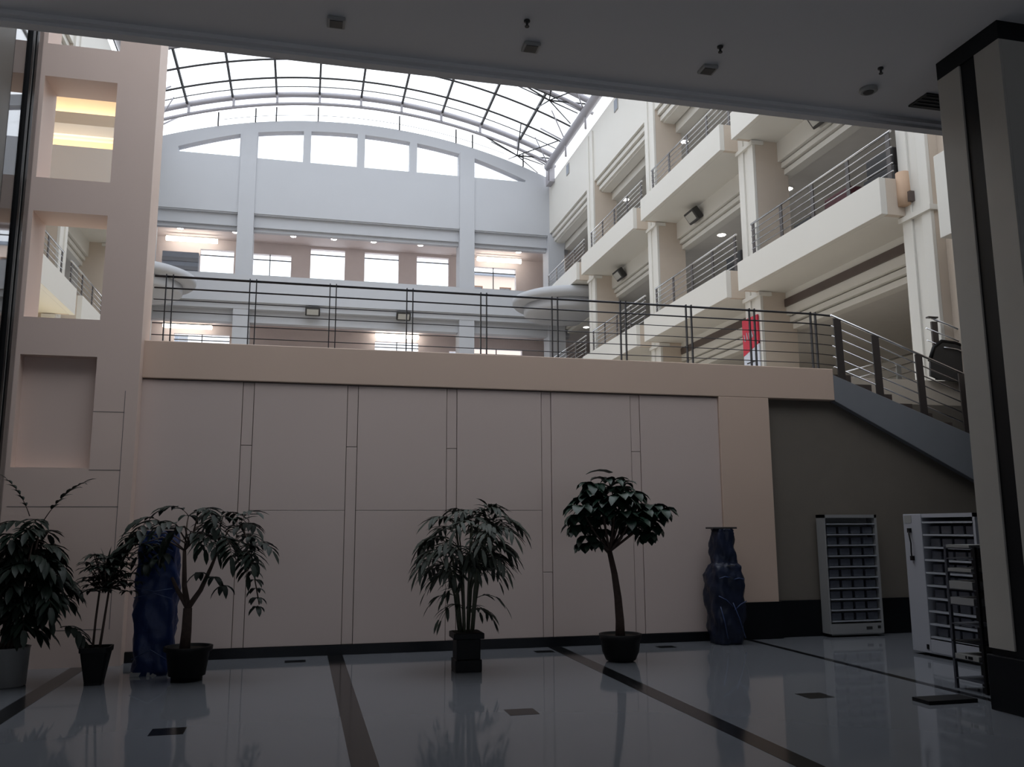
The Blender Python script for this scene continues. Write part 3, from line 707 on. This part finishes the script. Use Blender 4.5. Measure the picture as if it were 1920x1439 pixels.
tips = [(-.6, 0, 1.52), (-.15, -.2, 1.72), (.12, .15, 1.75), (.55, -.2, 1.42), (-.55, .1, 1.62), (-.35, -.2, 1.78), (-.1, .2, 1.85), (.1, -.1, 1.88), (.3, .1, 1.84), (.5, -.1, 1.7), (.62, .05, 1.5), (.45, .2, 1.55), (.2, .25, 1.6), (-.4, .1, 1.5), (.05, -.25, 1.65), (.35, -.25, 1.6)]
for i, e in enumerate(tips):
    h = hubs[i % 2] if e[0] < .25 else hubs[2]; mid = ((h[0]+e[0])/2, (h[1]+e[1])/2, (h[2]+e[2])/2+.12)
    tr.tube([h, mid, e], .011, 5, .006)
    dv = Vector(e)-Vector(h); dv.z = .1
    for _ in range(2): frond(lf, tr, e, (dv.x+random.uniform(-.3, .3), dv.y+random.uniform(-.3, .3), random.uniform(-.1, .35)), random.uniform(.3, .42), 4, .22, .065, 1.8, 65, .005)
    cluster(lf, e, 4, .2, .07, .1, 1.3)
for i in range(9):
    z = 1.6-.1*i; x = .62+.015*i; p = (x, random.uniform(-.08, .08), z); cluster(lf, p, 4, .15 if i > 4 else .18, .06, -.2, 1.5)
tr.tube([(.55, 0, 1.68), (.64, 0, 1.45), (.7, 0, 1.1), (.76, 0, .82)], .008, 5)
for p in ((.25, -.1, 1.15), (.35, -.05, 1.05), (.08, -.05, 1.2), (-.4, 0, 1.35), (-.5, 0, 1.3), (-.3, -.1, 1.42)): cluster(lf, p, 4, .2, .075, -.3, 1.6)
tr.build('trunk', 'trunk', t); lf.build('foliage', 'leaf_dark', t)

# --- small two-stemmed plant ---
t = thing('potted_plant', 'small plant with two thin bare stems and spiky crown in a tall black pot', 'potted plant', (-2.17, 10.86, 0))
sqpot(t, .15, .41, rb=.62)
tr, lf = MB(), MB(); random.seed(8)
tr.tube([(-.04, 0, .37), (-.03, 0, .7), (-.01, 0, 1.02)], .014, 7, .011); tr.tube([(.03, 0, .37), (.06, 0, .7), (.09, 0, 1.05)], .016, 7, .011)
for _ in range(46):
    a = random.uniform(0, 6.28); r0 = .22*math.sqrt(random.random()); p = (.05+r0*math.cos(a), r0*math.sin(a), 1.18+random.uniform(-.2, .24)); tr.tube([(.05, 0, 1.02), p], .006, 5); cluster(lf, p, 6, .17, .05, .15, 1.0, 3)
for d in ((-.5, 0, .8), (.1, .1, 1.2), (.6, 0, .7), (-.3, 0, 1.1)): leaf(lf, (.05, 0, 1.25), d, .26, .035, .5)
for p in ((.3, 0, 1.2), (.36, -.05, 1.1), (.3, 0, 1.0)): tr.tube([(.06, 0, 1.05), p], .006, 5); cluster(lf, p, 6, .15, .045, 0, 1.2, 3)
tr.build('stems', 'trunk', t); lf.build('foliage', 'leaf_dark', t)

# --- leftmost plant, white pot ---
t = thing('potted_plant', 'large dense dark plant in a white round pot at the left edge', 'potted plant', (-3.1, 11.0, 0))
pt_ = MB().lathe([(.19, 0), (.2, .01), (.215, .40), (.225, .42), (.2, .42), (.195, .38)], 36).build('pot', 'pot_white', t)
MB().lathe([(.19, .37), (.18, .39)], 30).build('soil', 'soil', pt_)
tr, lf = MB(), MB(); random.seed(31)
for k in range(13):
    a = 2.4*k; e = (.12+.36*math.cos(a)*random.random()+.08, .25*math.sin(a)*random.random(), random.uniform(1.25, 1.85))
    tr.tube([(.08*math.cos(a), .08*math.sin(a), .38), (e[0]*.5, e[1]*.6, .95), e], .017, 6, .009)
    for j in range(8):
        aa = random.uniform(0, 6.28); frond(lf, tr, (e[0]*(.7+.05*j), e[1]*.8, e[2]-.11*j), (math.cos(aa), math.sin(aa)*.7, random.uniform(.2, .9)), random.uniform(.25, .48), 4, .26, .075, 1.7)
frond(lf, tr, (.25, 0, 1.8), (.5, 0, .95), .6, 6, .17, .05, .9); frond(lf, tr, (.1, 0, 1.85), (-.35, 0, .9), .5, 5, .14, .04, .9)
frond(lf, tr, (.1, 0, .72), (1, 0, .3), .24, 3, .1, .045, 1.4)
tr.build('stems', 'trunk', t); lf.build('foliage', 'leaf_dark', t)

# --- blue wrapped bundles ---
def crumple(prof, name, mtl, t, seed, fx=1, fy=1, amp=.02, sq=5, fold=True):
    rn = random.Random(seed); n = 40; q = MB(); q.sm = True; base = 0; K = len(prof); rows = []
    # resample profile
    P = []
    for i in range(K-1):
        for s in range(5): u = s/5; P.append((prof[i][0]*(1-u)+prof[i+1][0]*u, prof[i][1]*(1-u)+prof[i+1][1]*u))
    P.append(prof[-1]); ph = [rn.uniform(0, 6.28) for _ in range(8)]
    for j, (r, z) in enumerate(P):
        for k in range(n):
            a = 2*math.pi*k/n; x, y = math.cos(a), math.sin(a); qq = (abs(x)**sq+abs(y)**sq)**(-1/sq)
            d = 1+amp/max(r, .05)*(math.sin(7*a+ph[0]+z*9)*.5+math.sin(3*a+z*17+ph[1])*.6+math.sin(13*a-z*25+ph[2])*.35+rn.uniform(-.3, .3))
            q.v.append((x*qq*r*d*fx, y*qq*r*d*fy, z))
    for j in range(len(P)-1):
        for k in range(n): kk = (k+1) % n; q.face([j*n+k, j*n+kk, (j+1)*n+kk, (j+1)*n+k])
    q.face(list(range(n))[::-1]); q.face([(len(P)-1)*n+k for k in range(n)])
    return q.build(name, mtl, t)
t = thing('wrapped_appliance', 'tall appliance wrapped in blue plastic between the two left potted plants', 'wrapped bundle', (-1.66, 11.5, 0))
crumple([(.21, .0), (.215, .3), (.23, .8), (.24, 1.1), (.22, 1.3), (.21, 1.55), (.16, 1.68)], 'blue_plastic', 'tarp_blue', t, 3)
MB().box(-.24, .17, -.17, .17, 1.69, 1.72).build('lid', 'fixture_dark', t); MB().box(-.22, .22, -.2, .2, 0, .04).build('base_plate', 'lamp_grey', t)
for k, (z, a, r) in enumerate(((.9, .05, .245), (1.02, -.05, .25), (1.45, .08, .23), (.2, .1, .23), (1.56, 0, .22))):
    MB().tube([(-r*.9, -r-.005, z), (0, -r-.012, z+a), (r*.8, -r-.005, z-.02)], .006, 5).build('plastic_fold', 'tarp_fold', t)
t = thing('wrapped_appliance', 'bottle-shaped appliance wrapped in dark blue plastic against the pilaster at right', 'wrapped bundle', (6.14, 12.12, 0))
crumple([(.19, 0), (.215, .15), (.235, .4), (.25, .75), (.245, .98), (.2, 1.12), (.16, 1.16), (.155, 1.35), (.14, 1.6), (.13, 1.66)], 'blue_plastic', 'tarp_navy', t, 9)
MB().box(-.2, .19, -.12, .12, 1.66, 1.685).build('lid', 'fixture_dark', t); MB().box(-.05, .07, -.235, -.215, 1.12, 1.135).build('metal_clip', 'steel', t)
for z0, z1, x0, x1 in ((.95, .96, -.2, -.03), (.93, .93, .02, .2), (.7, .55, -.22, 0), (.5, .62, .02, .22), (.6, .1, 0, .18), (.55, .1, -.2, -.1)):
    MB().tube([(x0, -.262, z0), ((x0+x1)/2, -.27, (z0+z1)/2+.02), (x1, -.255, z1)], .007, 5).build('plastic_fold', 'tarp_fold', t)

# --- display cabinets ---
def cabinet(t, W, D, H, rows, colsn, frame, panel_w=0, wide=False):
    MB().box(0, D, 0, panel_w+W, .04, H).build('carcass', frame, t, bevel=.01)
cb = thing('display_cabinet', 'grey multi-shelf display cabinet standing against the wall under the stair', 'cabinet', (8.0, 12.28, 0), rz=0)
MB().box(-.02, .0, 0, .22, .03, 1.87).box(.88, .92, 0, .22, .03, 1.87).box(-.02, .92, 0, .22, 1.82, 1.87).box(0, .9, .2, .22, .03, 1.85).box(-.02, .92, 0, .22, .03, .05).build('carcass', 'cab_grey', cb)
cp = MB().box(0, .9, -.012, .02, .05, .2).build('control_panel', 'cab_grey', cb); MB().box(.6, .7, -.018, -.01, .11, .15).build('display', 'fixture_dark', cp); MB().box(.8, .85, -.018, -.01, .12, .16).build('sticker', 'fixture_dark', cp)
for r in range(10):
    z = .23+r*.165
    sh = MB().box(.02, .88, -.005, .2, z, z+.016).build('shelf', 'shelf_edge', cb)
    if r < 9:
        for c in range(4): MB().box(.05+c*.215, .22+c*.215, .05, .17, z+.02, z+.13).build('drawer_box', 'goods', sh, bevel=.01)
c2 = thing('display_cabinet', 'white multi-shelf display cabinet with a hanging black handle, beside the column', 'cabinet', (8.1, 10.56, 0))
MB().box(0, .5, -1.32, -1.28, .04, 1.85).box(0, .5, -1.32, 0, 1.80, 1.85).box(.46, .5, -1.3, 0, .04, 1.85).box(0, .5, -1.32, 0, .04, .07).build('carcass', 'cab_white', c2)
sp = MB().box(-.01, .5, -.36, 0, .04, 1.85).build('side_panel', 'cab_white', c2, bevel=.008)
MB().tube([(-.03, -.13, 1.64), (-.05, -.15, 1.58), (-.06, -.19, 1.46), (-.05, -.17, 1.34), (-.03, -.15, 1.26)], .009, 6).build('handle', 'rack_black', sp)
MB().box(-.045, -.01, -.16, -.11, 1.6, 1.66).box(-.045, -.01, -.18, -.13, 1.23, 1.29).build('handle_bracket', 'rack_black', sp)
MB().box(-.014, -.008, -.17, -.03, 1.73, 1.83).build('sticker', 'rack_paper', sp); MB().box(-.02, -.01, -.33, -.29, .09, .15).build('switch', 'rack_black', sp)
MB().box(-.012, .03, -1.28, -.37, .06, .22).build('control_panel', 'cab_white', c2)
for r in range(10):
    z = .24+r*.165
    sh = MB().box(-.006, .45, -1.28, -.37, z, z+.022).build('shelf', 'shelf_edge', c2)
    if r < 9:
        for c in range(4): MB().box(.08, .4, -1.24+c*.22, -1.06+c*.22, z+.024, z+.13).build('drawer_box', 'goods', sh, bevel=.01)
# --- black rack ---
rk = thing('shelf_rack', 'narrow black metal shelf rack with papers in front of the white cabinet', 'rack', (6.8, 8.25, 0))
for x, y in ((0, 0), (0, -.42), (.35, 0), (.35, -.42)): MB().box(x, x+.03, y-.03, y, 0, 1.47).build('upright', 'rack_black' if y < 0 else 'cab_in', rk)
for k, z in enumerate((.1, .3, .48, .66, .86, 1.02, 1.2, 1.34, 1.45)):
    MB().box(0, .38, -.43, -.01, z, z+.012).build('shelf', 'cab_in' if k != 2 else 'rack_black', rk)
for z, h, mtl, l in ((.312, .05, 'rack_paper', 'white tray with a dark tag on the low shelf of the black rack'), (.872, .07, 'cab_grey', 'grey carton on the fifth shelf of the black rack'), (1.032, .08, 'rack_paper', 'pale carton on the third shelf from the top of the black rack'), (1.212, .035, 'rack_paper', 'flat paper pile on the second shelf from the top of the black rack'), (1.462, .03, 'rack_paper', 'paper pile lying on top of the black rack')):
    t = thing('paper_stack', l, 'papers', (6.8, 8.25, z), 'papers on the black rack')
    MB().box(-.008, .3, -.385, -.05, 0, h).build('sheets', mtl, t)
    if z < .4:
        for a, c in ((-.3, -.24), (-.22, -.2)): MB().box(-.012, -.008, a, c, .01, .04).build('tag', 'rack_black', t)
MB().box(.34, .37, -.43, 0, 0, 1.47).build('back_panel', 'rack_black', rk)
tag(MB().box(-.25, .3, -.12, .12, 0, .035).build('floor_tray', 'rack_black'), 'low dark tray on the floor in front of the column foot', 'tray').location = (6.15, 7.65, 0)
